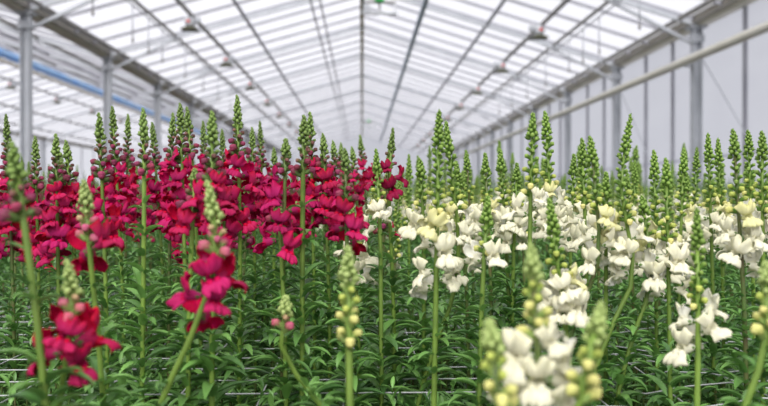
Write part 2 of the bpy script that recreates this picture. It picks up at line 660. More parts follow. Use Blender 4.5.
def snapdragon(colr, pts, bloomlen, a, b, pal, seed, detail=True, sz=1.0, thick=1.0, nb=None, bare=False):
    """pts: world points ground -> tip; bloomlen: spike length from tip; a,b: fractions (tip cone, buds, open)"""
    r = random.Random(seed)
    kind = 'red' if colr == 'dark' else colr
    root = empty(kind + '_snapdragon', pts[0])
    base = Vector(pts[0])
    loc = [Vector(p) - base for p in pts]
    cur = Path(catmull(loc, 8))
    T = cur.L
    S = lambda f: T - bloomlen * f      # arc position of fraction f below the tip
    # stem
    m = MB()
    nst = 22
    ps, rs = [], []
    for i in range(nst + 1):
        d = S(a * .9) * i / nst
        p, _ = cur.at(d)
        ps.append(p)
        f = d / T
        rs.append(thick * (.0043 - .0012 * f - .0013 * max(0, (d - S(1)) / bloomlen)))
    m.tube(ps, rs, 8)
    sm = M['stem'] if (bare or (detail and r.random() < .6)) else M['stem_dark']
    obj('stem', m.mesh('stem', [sm]), root)
    # foliage
    bs, az, pt, Ls, Ws, dr = [], [], [], [], [], []
    d = S(1.0) - .012
    i = r.randint(0, 30)
    while d > T * .36:
        p, t = cur.at(d)
        below = (S(1.0) - d)
        q = min(1, below / .16)
        if not (bare and below < .16 and r.random() < .6):
            for rep in range(1 if q < .25 else 3):
                bs.append(p + Vector((0, 0, r.uniform(-.004, .004))))
                aa = i * GA + r.uniform(-.4, .4) + rep * 2.2
                az.append(aa)
                pt.append(math.radians(r.uniform(28, 62) if rep == 0 else r.uniform(5, 40)))
                Ls.append((.018 + .032 * q) * r.uniform(.75, 1.2))
                Ws.append((.006 + .0080 * q) * r.uniform(.85, 1.15))
                dr.append(math.radians(r.uniform(25, 85)))
        i += 1
        d -= .013 if q > .4 else .018
    if bs:
        V, Fc, Tt = leaves(bs, az, pt, Ls, Ws, dr)
        obj('foliage', np_mesh('foliage', [(V, Fc, Tt, 0)], [M['leaf']]), root)
    # tip cone
    H = bloomlen * a
    p, t = cur.at(S(a))
    tm, zs = tip_mesh(H, pal)
    rot = Vector((0, 0, 1)).rotation_difference((cur.at(T)[0] - p).normalized()).to_matrix().to_4x4()
    wt = sz * (.84 if pal == 'maroon' else .95) * (1.15 if thick > 1.05 else 1)
    obj('bud_tip', tm, root, Matrix.Translation(p) @ rot @ Matrix.Diagonal((wt, wt, zs * 1.02, 1)))
    # buds
    zone = bloomlen * (b - a)
    n = max(2, int(zone / (.0034 if pal == 'maroon' else .0038)))
    g = r.randint(0, 20)
    for i in range(n):
        f = ((i + .5) / n) ** 1.15
        p, t = cur.at(S(a + (b - a) * f))
        st = min(3, int(f * (3.2 if pal != 'yellow' else 2.75) + .5 + r.uniform(-.25, .25)))
        if b >= .999 and pal in ('maroon',):
            st = min(3, int(f * 3 + .4))
        me = r.choice(BUD[pal][max(0, st)])
        aa = (g + i) * GA + r.uniform(-.25, .25)
        pit = math.radians(52 - 26 * f + r.uniform(-9, 9) + (17 if pal in ('lemon', 'pink') else 5))
        off = .0032 * thick
        k = sz * r.uniform(.82, 1.08) * (.88 + .22 * f if pal == 'maroon' else .88 if pal == 'yellow' else 1.0)
        mt = Matrix.Translation(p + Vector((math.cos(aa) * off, math.sin(aa) * off, 0))) @ \
            Euler((r.uniform(-.2, .2), -pit, aa)).to_matrix().to_4x4() @ Matrix.Scale(k, 4)
        obj('bud', me, root, mt)
    # open blossoms
    zone = bloomlen * (1 - b)
    if zone > .004 or nb:
        n = nb if nb else max(1, int(zone / ((.0098 if detail else .0104) if colr == 'red' else (.0112 if detail else .0118))))
        for i in range(n):
            f = (i + .5) / n
            p, t = cur.at(S(b + (1 - b) * f))
            aa = (g + 5 + i) * GA + r.uniform(-.35, .35)
            pit = math.radians(14 - 18 * f + r.uniform(-18, 18))
            k = sz * (.86 if colr == 'red' and pal == 'maroon' else .92 if colr == 'white' else 1.0) * (.80 + .25 * min(1, f * 2.2)) * r.uniform(.84, 1.14)
            mt = Matrix.Translation(p + Vector((math.cos(aa) * .006, math.sin(aa) * .006, 0))) @ \
                Euler((r.uniform(-.45, .45), -pit, aa)).to_matrix().to_4x4() @ Matrix.Scale(k, 4)
            bc = 'cream' if colr == 'white' and pal != 'lemon' and f < r.uniform(.0, .32) else colr
            if detail:
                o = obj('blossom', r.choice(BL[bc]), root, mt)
                obj('calyx', CALX[colr], o)
            else:
                obj('blossom', r.choice(BL[bc + '_c']), root, mt)
    return root


# ------------------------------------------------------------------ the plants one can tell apart
# colour, tip(px), foot of the spike(px), distance, a, b, palette, options, short name, label
H = []


def R(tip, bb, d, a, b, short, label, **k):
    if b < .6 and k.get('pal') != 'pink':
        a *= .85
        b += .05
    H.append(dict(c=k.pop('c', 'red'), tip=tip, bb=bb, d=d, a=a, b=b, pal=k.pop('pal', 'maroon'), short=short, label=label, **k))


def W(tip, bb, d, a, b, short, label, **k):
    if b < .56 and k.get('pal') != 'lemon':
        b += .13
    H.append(dict(c='white', tip=tip, bb=bb, d=d, a=a, b=b, pal=k.pop('pal', 'yellow'), short=short, label=label, **k))


R((12, 142), (24, 222), .72, .48, 1, 'the blurred budding spike at left edge',
  'red snapdragon still in bud, blurred and near the camera at the left edge, thick stem', lo=(38, 330), bare=True, thick=1.1)
R((6, 114), (12, 262), 1.45, .22, .40, 'the slim spike at the left edge',
  'slim red snapdragon at the left edge, behind the blurred budding spike')
R((35, 136), (38, 250), 1.45, .24, .45, 'the spike right of the left post',
  'red snapdragon with slender green tip just right of the thick left steel post')
R((56, 134), (58, 258), 1.2, .22, .40, 'the taller left twin',
  'taller and left one of two close red snapdragon tips between the two left steel posts')
R((66, 141), (74, 250), 1.25, .22, .42, 'the shorter left twin',
  'shorter and right one of two close red snapdragon tips between the two left steel posts')
R((99, 113), (104, 235), 1.15, .26, .52, 'the dense dusty pink spike',
  'red snapdragon with dense dusty pink buds just left of the second left steel post')
R((112, 106), (120, 235), 1.45, .22, .42, 'the spike before the second post',
  'tall red snapdragon whose tip covers the second left steel post')
R((128, 114), (126, 225), 1.7, .24, .45, 'the thin spike left of the bare stem',
  'thin red snapdragon just left of the straight bare-stemmed budding one')
R((143, 108), (144, 176), 1.1, .5, 1, 'the bare straight stem at left',
  'red snapdragon in bud on a long straight bare stem in the left part', lo=(142, 400), bare=True)
R((152, 122), (160, 228), 1.6, .24, .42, 'the spike right of the bare stem',
  'red snapdragon close behind the right side of the straight bare-stemmed budding one')
R((173, 113), (170, 232), 1.45, .22, .42, 'the left of three clustered tips',
  'red snapdragon, leftmost and lowest of three clustered tips left of centre')
R((180, 103), (184, 232), 1.25, .24, .42, 'the middle of three clustered tips',
  'red snapdragon, middle and tallest of three clustered tips left of centre')
R((187, 107), (196, 228), 1.4, .22, .42, 'the right of three clustered tips',
  'red snapdragon, rightmost of three clustered tips left of centre')
R((203, 121), (205, 228), 1.7, .25, .42, 'the small tip left of the blunt one',
  'small red snapdragon tip close left of the fat blunt-tipped one')
R((212, 111), (212, 226), .98, .36, .56, 'the fat blunt tipped spike',
  'red snapdragon with a fat blunt green tip, left of the tallest red spike', thick=1.1)
R((222, 129), (224, 222), 1.75, .25, .42, 'the tip right of the blunt one',
  'thin red snapdragon tip between the fat blunt-tipped spike and the tallest red one')
R((237, 95), (240, 238), 1.2, .26, .40, 'the tallest red spike',
  'tallest red snapdragon with slender tip, many crimson blossoms and a straight stem', lo=(239, 400))
R((252, 127), (254, 226), 1.6, .25, .40, 'the first tip right of the tallest',
  'red snapdragon, first short tip to the right of the tallest red spike')
R((260, 121), (263, 218), 1.75, .27, .42, 'the second tip right of the tallest',
  'red snapdragon, second thin tip to the right of the tallest red spike')
R((274, 148), (274, 225), 1.6, .25, .42, 'the low tip left of the thick stem',
  'low red snapdragon tip between the tallest red spike and the thick-stemmed bud')
R((84, 181), (90, 255), .86, .38, .9, 'the pale budded spike in front',
  'red snapdragon in pale pinkish green bud before the red blossoms at left',
  pal='pink', lo=(98, 335), bare=True, nb=2)
R((67, 260), (64, 372), .72, .32, .58, 'the lowest red spike at bottom left',
  'low blurred red snapdragon at bottom left with dark crimson open blossoms above net strings',
  pal='pink', lo=(60, 400), mid=(73, 308), nb=6, bare=True)
R((207, 181), (197, 322), .80, .28, .54, 'the leaning foreground red spike',
  'leaning red snapdragon in the foreground with bright crimson blossoms under a long pale bud tip',
  pal='pink', lo=(160, 404), mid=(217, 245), bare=True, nb=6)
R((195, 169), (192, 232), 1.0, .25, .7, 'the small tip by the leaning spike',
  'small dusty pink budded red snapdragon peeking out left of the leaning foreground one', nb=3)
R((286, 139), (284, 222), 1.12, .24, .40, 'the stack left of the thick stem',
  'red snapdragon with stacked blossoms just left of the thick straight stem near centre')
R((304, 115), (303, 178), 1.08, .5, 1, 'the thick stemmed bud spike',
  'red snapdragon still in green bud on a thick straight stem, left of centre', lo=(302, 400), bare=True, thick=1.1)
R((310, 112), (313, 228), 1.3, .24, .42, 'the tall tip behind the thick stem',
  'tall red snapdragon tip close behind the thick-stemmed bud spike, on its right')
R((278, 206), (281, 252), 1.1, .22, .3, 'the low drooping red spike',
  'low red snapdragon with few drooping blossoms hanging below its neighbours left of the thick stem', nb=4, bare=True)
R((323, 134), (327, 230), 1.3, .24, .42, 'the first tip right of thick stem',
  'red snapdragon, first slender leaning tip to the right of the thick-stemmed bud spike')
R((333, 141), (337, 205), 1.6, .28, .5, 'the second tip right of thick stem',
  'red snapdragon, second small tip to the right of the thick-stemmed bud spike')
R((341, 143), (341, 200), 1.9, .28, .5, 'the third tip right of thick stem',
  'red snapdragon, third and faintest tip to the right of the thick-stemmed bud spike')
R((345, 149), (347, 246), 1.08, .25, .52, 'the rightmost bright red spike',
  'red snapdragon with large bright low blossoms at the right end of the reds')
R((352, 147), (357, 205), 1.7, .28, .5, 'the tip before the roof ridge',
  'thin red snapdragon tip just left of the ridge line, behind the rightmost bright red spike')
R((360, 135), (365, 188), 1.9, .3, .6, 'the tip under the roof ridge',
  'red snapdragon tip standing right under the far end of the roof ridge')
R((393, 128), (389, 192), 1.22, .36, .64, 'the lone dark crimson spike',
  'lone dark crimson snapdragon standing among the white ones right of centre', c='dark', lo=(392, 262), bare=True, sz=.78, nb=4)
R((286, 296), (283, 336), .85, .55, 1, 'the kinked young spike',
  'thin young red snapdragon with few pink buds on a kinked stem, bottom left',
  pal='pink', lo=(281, 350), lo2=(318, 402), bare=True, thick=.9)

W((376, 149), (380, 230), 1.2, .3, .72, 'the cream spike by the dark one',
  'cream snapdragon with lemon buds directly left of the lone dark crimson one', lo=(381, 320), bare=True, nb=4, sz=.8)
W((352, 208), (356, 280), 1.25, .22, .45, 'the cream spike behind the bud spike',
  'cream snapdragon half hidden behind the blurred bud spike at bottom centre', nb=5)
W((348, 246), (349, 348), .76, .36, 1, 'the blurred bud spike at bottom centre',
  'white snapdragon still in yellow-green bud, blurred at bottom centre on a pale straight stem',
  pal='lemon', lo=(350, 406), bare=True, thick=1.1)
W((439, 110), (436, 292), 1.06, .24, .45, 'the tallest central white spike',
  'tallest central white snapdragon with paired low blossoms and a thick pale stem', lo=(434, 400), bare=True, thick=1.15)
W((446, 121), (457, 280), 1.15, .24, .45, 'the twin of the tallest white',
  'white snapdragon whose tip stands close right of the tallest central white one', lo=(430, 360))
W((420, 159), (424, 240), 1.2, .25, .5, 'the spike left of the tallest white',
  'white snapdragon close left of the tallest central white one', lo=(424, 300), nb=3)
W((409, 154), (409, 235), 1.8, .3, 1, 'the thin tip right of dark crimson',
  'thin green snapdragon tip right of the lone dark crimson one')
W((456, 161), (463, 240), 1.4, .25, .5, 'the first tip right of tallest white',
  'white snapdragon, first low tip to the right of the tallest central white pair', nb=3)
W((466, 150), (471, 230), 1.6, .28, .5, 'the second tip right of tallest white',
  'white snapdragon, second thin tip to the right of the tallest central white pair', nb=3)
W((485, 153), (489, 240), 1.35, .26, .5, 'the left of two level white tips',
  'white snapdragon, left one of two level tips between tall centre and twin spikes')
W((500, 149), (506, 240), 1.35, .26, .5, 'the right of two level white tips',
  'white snapdragon, right one of two level tips between tall centre and twin spikes')
W((488, 196), (484, 262), 1.02, .45, .92, 'the short sharp green spike',
  'short white snapdragon, sharp green and almost all bud, in front of the two level tips', nb=2)
W((517, 163), (514, 245), 1.35, .25, .45, 'the low tip left of tall twins',
  'white snapdragon with low tip just left of the tall twin white spikes')
W((533, 113), (530, 226), 1.1, .25, .74, 'the left tall twin',
  'white snapdragon, left of the tall twin tips, mostly green bud with few open blossoms', lo=(530, 320), bare=True, nb=4)
W((545, 111), (553, 245), 1.2, .22, .48, 'the right tall twin',
  'white snapdragon, right of the tall twin tips, with cream blossoms down its right side')
W((549, 198), (566, 330), .93, .30, .50, 'the green tipped foreground white',
  'white snapdragon with green tip just above the big blurred blossoms near the bottom', nb=10)
W((531, 244), (540, 392), .66, .24, .64, 'the nearest white spike',
  'white snapdragon nearest the camera, blurred, with very large cream blossoms at the bottom edge', pal='lemon', nb=9)
W((489, 320), (500, 415), .58, .34, 1, 'the left bottom bud spike',
  'white snapdragon in lemon bud, blurred at bottom edge left of the nearest blossoms', pal='lemon')
W((602, 303), (578, 405), .60, .34, 1, 'the right bottom bud spike',
  'white snapdragon in lemon bud, blurred at bottom edge right of the nearest blossoms', pal='lemon')
W((574, 154), (571, 240), 1.4, .26, .45, 'the left low tip by the pair',
  'white snapdragon with low tip just left of the paired tips right of the tall twins')
W((582, 138), (586, 255), 1.25, .26, .48, 'the left paired tip',
  'white snapdragon, left one of the paired tips right of the tall twin spikes')
W((590, 136), (597, 268), 1.08, .24, .48, 'the right paired tip',
  'white snapdragon, right one of the paired tips right of the tall twin spikes', lo=(578, 315))
W((606, 172), (606, 278), 1.12, .25, .45, 'the tip left of the leaning white',
  'white snapdragon with low tip and heavy blossoms, left of the tall leaning white one')
W((631, 114), (633, 278), 1.1, .28, .55, 'the tall leaning white spike',
  'tall white snapdragon with tip leaning right, alone against the pale wall', mid=(621, 185), lo=(610, 330), bare=True)
W((635, 160), (634, 235), 1.8, .3, .5, 'the tip behind the leaning white',
  'thin white snapdragon tip just behind the right of the tall leaning white one')
W((642, 196), (650, 285), 1.12, .22, .35, 'the heavy blossoms right of leaning',
  'white snapdragon with heavy white blossoms close right of the tall leaning white one', lo=(632, 340))
W((654, 150), (656, 275), 1.25, .24, .48, 'the taller of two middle tips',
  'white snapdragon, taller left one of two tips midway between leaning white spike and right post')
W((666, 158), (669, 300), 1.12, .22, .48, 'the shorter of two middle tips',
  'white snapdragon, shorter right one of two tips midway between leaning white spike and right post')
W((684, 148), (680, 262), 1.35, .25, .5, 'the tip left of the right post',
  'white snapdragon with tip left of the thick right steel post')
W((697, 147), (693, 250), 1.6, .25, .5, 'the tip before the right post',
  'white snapdragon with tip right in front of the thick right steel post')
W((697, 208), (698, 350), .90, .32, .72, 'the green foreground spike at right',
  'white snapdragon with green buds, sharp pale stem and two low blossoms in the right foreground',
  lo=(697, 406), bare=True, nb=5, thick=1.05)
W((708, 133), (712, 258), 1.3, .25, .6, 'the first tip right of post',
  'white snapdragon, first tip to the right of the thick right steel post, lemon buds')
W((718, 138), (722, 255), 1.4, .25, .5, 'the second tip right of post',
  'white snapdragon, second tip to the right of the thick right steel post')
W((733, 129), (742, 268), 1.1, .22, .48, 'the third tip right of post',
  'white snapdragon, third tip to the right of the thick right steel post, ruffled white blossoms')
W((748, 130), (752, 240), 1.3, .24, .5, 'the fourth tip right of post',
  'white snapdragon, fourth tip to the right of the thick right steel post')
W((762, 131), (763, 268), 1.12, .22, .48, 'the tip at the right edge',
  'white snapdragon with tip and white blossoms at the right edge of the photo')
W((766, 262), (766, 345), .72, .3, 1, 'the blurred bud spike at right edge',
  'white snapdragon in yellow bud, blurred and cut by the right edge, with slanting stem', pal='lemon', lo=(745, 406), bare=True)

heroes = []
for i, h in enumerate(H):
    d = h['d']
    tip, bb = at(*h['tip'], d), at(*h['bb'], d)
    # leave the spikes slightly off one flat plane: the foot sits a touch nearer or further
    rr = random.Random(i * 7 + 3)
    dd = rr.uniform(-.015, .02)
    pts = [tip]
    if 'mid' in h:
        pts.append(at(*h['mid'], d + dd * .5))
    pts.append(at(*h['bb'], d + dd))
    last = h['bb']
    if 'lo' in h:
        pts.append(at(*h['lo'], d + dd * 1.5))
        if 'lo2' in h:
            pts.append(at(*h['lo2'], d + dd * 1.5 + .01))
        slope = pts[-1] - pts[-2]
    else:
        slope = bb - tip
    g = pts[-1].copy()
    run = slope.normalized() * .12
    if run.z > -.02:
        run.z = -.02
    g2 = g + Vector((run.x * .7, run.y * .7, -abs(run.z) if abs(run.z) > .03 else -.05))
    pts.append(g2)
    pts.append(Vector((g2.x + run.x * .3, g2.y + rr.uniform(-.02, .02), 0)))
    L = (tip - bb).length if 'mid' not in h else (pts[0] - pts[1]).length + (pts[1] - pts[2]).length
    pts.reverse()
    h['L'] = L
    root = snapdragon(h['c'], pts, L, h['a'], h['b'], h['pal'], 1000 + i, True,
                      h.get('sz', 1.0), h.get('thick', 1.0), h.get('nb'), h.get('bare', False))
    tag(root, h['label'], 'flower', ('red' if h['c'] != 'white' else 'white') + ' snapdragons in the bed')
    h['root'] = root
    heroes.append(h)

# ------------------------------------------------------------------ the rows behind: copies of a few grown plants
protos = {'red': [], 'white': []}
for colr in protos:
    for i in range(8):
        r = random.Random(50 + i)
        Hh = 1.075 + .010 * i
        lean = Vector((r.uniform(-.03, .03), r.uniform(-.03, .03), 0))
        pts = [Vector((0, 0, 0)), Vector((0, 0, Hh * .45)) + lean * .3, Vector((0, 0, Hh * .75)) + lean * .4,
               Vector((0, 0, Hh)) + lean]
        L = r.uniform(.17, .225)
        green = (i % 4 == 3)
        root = snapdragon(colr, pts, L, r.uniform(.20, .28), .97 if green else r.uniform(.48, .62) + (.12 if colr == 'white' else .04),
                          'maroon' if colr == 'red' else 'yellow', 300 + i, False)
        protos[colr].append([root, list(root.children), False])


def place(colr, loc, rz, s, green):
    k = rnd.randrange(8)
    if green:
        k = rnd.choice((3, 7))
    e = protos[colr][k]
    if not e[2]:
        e[2] = True
        o = e[0]
    else:
        o = e[0].copy()
        COL.objects.link(o)
        for ch in e[1]:
            c = ch.copy()
            COL.objects.link(c)
            c.parent = o
    o.location = loc
    o.rotation_euler = (0, 0, rz)
    o.scale = (s, s, s)
    return o


hero_xy = [Vector((h['root'].location.x, h['root'].location.y)) for h in heroes] + \
          [at(*h['bb'], h['d']).xy for h in heroes]


def is_red(x, y, j):
    return x + j * .12 < -.02 - .012 * y


fills = []
y = 1.42
row = 0
while len(fills) < 262:
    half = y * .56 + .08
    n = int(2 * half / .144)
    for i in range(n + 1):
        x = .03 * y + (i - n / 2) * .144 + (row % 2) * .072 + rnd.uniform(-.03, .03)
        yy = y + rnd.uniform(-.06, .06)
        if any((Vector((x, yy)) - q).length < .075 for q in hero_xy):
            continue
        u, v, dd = to_px((x, yy, 1.1))
        if not (-14 < u < 782) or dd < 1.38:
            continue
        colr = 'red' if is_red(x, yy, rnd.uniform(-1, 1)) else 'white'
        s = rnd.uniform(.93, 1.015) + (.025 if yy > 2 else 0)
        if dd < 2.1:
            s = min(s, (1 + rnd.uniform(6, 62) * dd / F) / 1.11)
            if colr == 'red' and (rnd.random() < .30 or 246 < u < 284):
                continue
            if colr == 'white' and rnd.random() < (.75 if u < 450 else .30):
                continue
        gp = .36 if colr == 'red' else (.95 if 340 < u < 470 else .55)
        o = place(colr, (x, yy, 0), rnd.uniform(0, 6.28), s, rnd.random() < gp)
        fills.append((o, colr, dd, u))
    y += .235
    row += 1
FILL_END = y
ordn = ['nearest', 'second', 'third', 'fourth', 'fifth', 'sixth', 'seventh', 'eighth', 'ninth', 'tenth',
        'eleventh', 'twelfth', 'thirteenth', 'fourteenth', 'fifteenth', 'sixteenth', 'seventeenth', 'eighteenth']
near = {}
for o, colr, dd, u in fills:
    best = min(heroes, key=lambda h: abs(h['tip'][0] - u) + (400 if h['tip'][1] > 180 else 0))
    side = 'left' if u < best['tip'][0] else 'right'
    near.setdefault((best['short'], side, colr), []).append((dd, o))
for (short, side, colr), lst in near.items():
    lst.sort(key=lambda q: q[0])
    for i, (dd, o) in enumerate(lst):
        tag(o, f"{ordn[i]} {colr} snapdragon back behind {short}, on its {side}", 'flower',
            colr + ' snapdragons in the bed')
for colr in protos:
    for e in protos[colr]:
        if not e[2]:
            for ch in e[1]:
                bpy.data.objects.remove(ch)
            bpy.data.objects.remove(e[0])

# ------------------------------------------------------------------ leafy undergrowth (nobody could count it)
def field(density, y0, y1, margin=.75, xlim=6.1):
    """random points of the bed that the lens could see, between two distances"""
    out = []
    wmax = min(xlim, y1 * .57 + margin)
    n = int(density * 2 * wmax * (y1 - y0))
    xs = npr.uniform(-wmax, wmax, n) + 0
    ys = npr.uniform(y0, y1, n)
    c = .03 * ys
    ok = np.abs(xs - c) < np.minimum(ys * .545 + margin, xlim)
    ok &= np.abs(xs) < xlim
    return np.stack([xs[ok], ys[ok]], 1)


def shoots(P, top, nl, Lm, spread):
    """leafy shoots: spiral leaves, rosette on top"""
    base, az, pt, Ls, Ws, dr, tn = [], [], [], [], [], [], []
    N = len(P)
    for i in range(N):
        h = top + npr.normal(0, .05)
        a0 = npr.uniform(0, 6.28)
        lx, ly = npr.normal(0, .25, 2)
        k = np.arange(nl)
        f = k / (nl - 1)                     # 0 top -> 1 low
        z = h - spread * f ** 1.1
        base.append(np.stack([P[i, 0] + lx * (z - h), P[i, 1] + ly * (z - h), z], 1))
        az.append(a0 + k * GA + npr.normal(0, .25, nl))
        pt.append(np.radians(62 - 50 * np.minimum(1, f * 2.2) + npr.normal(0, 12, nl)))
        g = np.minimum(1, .40 + f * 2.0)
        Ls.append(Lm * g * npr.uniform(.75, 1.2, nl))
        Ws.append(.0180 * (Lm / .062) * np.minimum(1, .45 + f * 1.8) * npr.uniform(.85, 1.2, nl))
        dr.append(np.radians(npr.uniform(15, 70, nl)))
        tn.append(np.clip(npr.normal(.22, .22) + .35 * (1 - f) ** 2 + npr.normal(0, .2, nl), 0, 1))
    cat = lambda q: np.concatenate(q)
    return cat(base), cat(az), cat(pt), cat(Ls), cat(Ws), cat(dr), cat(tn)


def thin_stems(P, top, lo, r):
    vs, fs = [], []
    n = len(P)
    ang = np.arange(4) * PI / 2
    ring = np.stack([np.cos(ang) * r, np.sin(ang) * r], 1)
    V = np.zeros((n, 8, 3))
    V[:, :4, :2] = P[:, None, :] + ring[None]
    V[:, :4, 2] = lo
    V[:, 4:, :2] = P[:, None, :] + ring[None] * .7
    V[:, 4:, 2] = top
    q = np.array([(0, 1, 5, 4), (1, 2, 6, 5), (2, 3, 7, 6), (3, 0, 4, 7)])
    return V.reshape(-1, 3), (q[None] + (np.arange(n) * 8)[:, None, None]).reshape(-1, 4)


parts = []
Pn = field(200, .95, 3.2)
for sel, top in ((Pn[:, 1] < 1.5, .700), ((Pn[:, 1] >= 1.5) & (Pn[:, 1] < 2.2), .785), (Pn[:, 1] >= 2.2, .855)):
    b_ = shoots(Pn[sel], top, 22, .046, .26)
    V, Fc, T = leaves(*b_[:6], tint=b_[6])
    parts.append((V, Fc, T, 0))
    V, Fc = thin_stems(Pn[sel], top - .02, 0.0, .0028)
    parts.append((V, Fc, .3, 1))
Pm = field(55, 3.2, 8.0)
b_ = shoots(Pm, .86, 15, .066, .30)
V, Fc, T = leaves(*b_[:6], tint=b_[6], ns=4)
parts.append((V, Fc, T, 0))
Pf = field(9, 8, 60, 1.0)
b_ = shoots(Pf, .84, 8, .15, .25)
V, Fc, T = leaves(*b_[:6], tint=b_[6], ns=3)
parts.append((V, Fc, T, 0))
V, Fc = thin_stems(np.concatenate([Pm, Pf]), .8, 0.0, .003)
parts.append((V, Fc, .3, 1))
o = obj('leafy_undergrowth', np_mesh('undergrowth', parts, [M['leaf'], M['stem_dark']]))
tag(o, 'dense dark green snapdragon leaves and shoots filling the bed between the flower stems', 'foliage', kind='stuff')


# ------------------------------------------------------------------ the countless far spikes
def far_spike(colr, seed, lod):
    b = MB()
    r = random.Random(seed)
    h0, h1 = .86, 1.14
    L = h1 - h0
    b.tube([(0, 0, .3), (0, 0, h0 + L * .8)], [.005, .002], 4, 0)
    nt, nm, nbm = ((12, 14, 7 if colr == 'red' else 4) if lod == 0 else (4, 6, 4 if colr == 'red' else 2))
    sc_ = 1.0 if lod == 0 else 1.7
    rg, nn = (4, 5) if lod == 0 else (3, 4)
    for i in range(nt):
        s = (i + .5) / nt
        az = i * GA
        m = Matrix.Translation((math.cos(az) * .003 * s, math.sin(az) * .003 * s, h1 - .075 * s)) @ \
            Euler((0, -1.25 + .5 * s, az)).to_matrix().to_4x4()
        b.ovoid(m, (.006 + .007 * s) * sc_, (.002 + .0022 * s) * sc_, rg, nn, 0)
    for i in range(nm):
        s = (i + .5) / nm
        az = i * GA + 1
        m = Matrix.Translation((math.cos(az) * .004, math.sin(az) * .004, h1 - .075 - .08 * s)) @ \
            Euler((0, -.75 + .3 * s, az)).to_matrix().to_4x4()
        b.ovoid(m, .015 * sc_, .005 * sc_, rg, nn, 1 if s > .4 else 0, .6)
    for i in range(nbm):
        s = (i + .5) / nbm
        az = i * GA + 2 + r.uniform(-.3, .3)
        z = h1 - .155 - .12 * s
        for dz, pit in ((.004, -.9), (-.003, .55)):
            m = Matrix.Translation((math.cos(az) * .008, math.sin(az) * .008, z + dz)) @ \
                Euler((0, pit, az)).to_matrix().to_4x4() @ Matrix.Diagonal((1, 1.5, .8, 1))
            b.ovoid(m, .030 * sc_ ** .6, .011 * sc_ ** .6, rg + 1, nn + 1, 2, .72)
    tri = [f for f in b.f]
    V = np.array(b.v)
    Ft, mt = [], []
    for f, mi in zip(b.f, b.m):
        for q in range(1, len(f) - 1):
            Ft.append((f[0], f[q], f[q + 1]))
            mt.append(mi)
    return V, np.array(Ft), np.array(mt)


def far_mesh(colr, P0, P1):
    parts = []
    for lod, P in ((0, P0), (1, P1)):
        tmpl = [far_spike(colr, 5 + i, lod) for i in range(4)]
        which = npr.integers(0, 4, len(P))
        for k in range(4):
            V, Ft, mt = tmpl[k]
            Q = P[which == k]
            n = len(Q)
            if n == 0:
                continue
            rz = npr.uniform(0, 6.28, n)
            s = npr.uniform(.95, 1.07, n)
            c, sn = np.cos(rz), np.sin(rz)
            A = np.zeros((n, len(V), 3))
            A[:, :, 0] = Q[:, 0, None] + V[None, :, 0] * c[:, None] - V[None, :, 1] * sn[:, None]
            A[:, :, 1] = Q[:, 1, None] + V[None, :, 0] * sn[:, None] + V[None, :, 1] * c[:, None]
            A[:, :, 2] = V[None, :, 2] * s[:, None]
            for mi in range(3):
                Fm = Ft[mt == mi]
                Fall = (Fm[None] + (np.arange(n) * len(V))[:, None, None]).reshape(-1, 3)
                parts.append((A.reshape(-1, 3), Fall, 0.0, mi))
    ms = [M['green'], M['bud_maroon'], M['petal_red']] if colr == 'red' else \
         [M['green_bright'], M['bud_lime'], M['petal_white']]
    return np_mesh(colr + ' far spikes', parts, ms)


A0 = field(26, FILL_END - .05, 9.0)
A1 = field(6, 9.0, 60.0, 1.0)
for colr in ('red', 'white'):
    def pick(P):
        red = np.array([is_red(p[0], p[1], npr.uniform(-1, 1)) for p in P])
        return P[red] if colr == 'red' else P[~red]
    o = obj('distant_' + colr + '_snapdragons', far_mesh(colr, pick(A0), pick(A1)))
    tag(o, f'blurred distant rows of {colr} snapdragon spikes receding to the far end of the greenhouse',
        'flowers', kind='stuff')

# ------------------------------------------------------------------ flower support net
m = MB()
NZ = CAMZ - .30


def sag(x, y):
    w = max(0, min(1, (x - .25) / .3))
    return .008 * w * math.sin(x * 17 + y * 9) + .004 * w * math.sin(x * 31 + y * 3) - .003


dx, dy = .127, .0857
x_ref = (344 - 362) / 208 * .30
nx0, nx1 = -16, 16
for k in range(nx0, nx1 + 1):
    X = x_ref + k * dx
    m.tube([(X + .002 * math.sin(j * 1.3 + k), .62 + j * .145, NZ + sag(X, .62 + j * .145)) for j in range(24)], .0013, 5)
for j in range(36):
    Y = .64 + j * dy
    m.tube([(x_ref + nx0 * dx + i * .0677, Y + (.012 * max(0, min(1, (x_ref + nx0 * dx + i * .0677 - .25) / .3)) * math.sin(i * .55 + j)),
             NZ + .0015 + sag(x_ref + nx0 * dx + i * .0677, Y)) for i in range(61)], .0013, 5)
o = obj('support_net', m.mesh('support net', [M['net']]))
tag(o, 'grey string support net stretched level through the stems low in the flower bed', 'net')

# ------------------------------------------------------------------ greenhouse shell
Y0, Y1 = -5.0, 64.0
XL, ZL = -6.4, 4.6
XR, ZR = 6.55, 4.42
ZT = 6.4
KU = .0192
FR0, FRS = 14.2, 4.5
frames = [FR0 + i * FRS for i in range(-4, 12) if FR0 + i * FRS < Y1]


def structure(name, me, parent=None):
    o = obj(name, me, parent)
    if parent is None:
        o['kind'] = 'structure'
    return o


m = MB()
m.add([(-19.6, Y0, 0), (6.9, Y0, 0), (6.9, Y1, 0), (-19.6, Y1, 0)], [(0, 1, 2, 3)])
m.add([(-19.6, Y0, -.2), (6.9, Y0, -.2), (6.9, Y1, -.2), (-19.6, Y1, -.2)], [(3, 2, 1, 0)])
structure('floor', m.mesh('floor', [M['soil']], False))


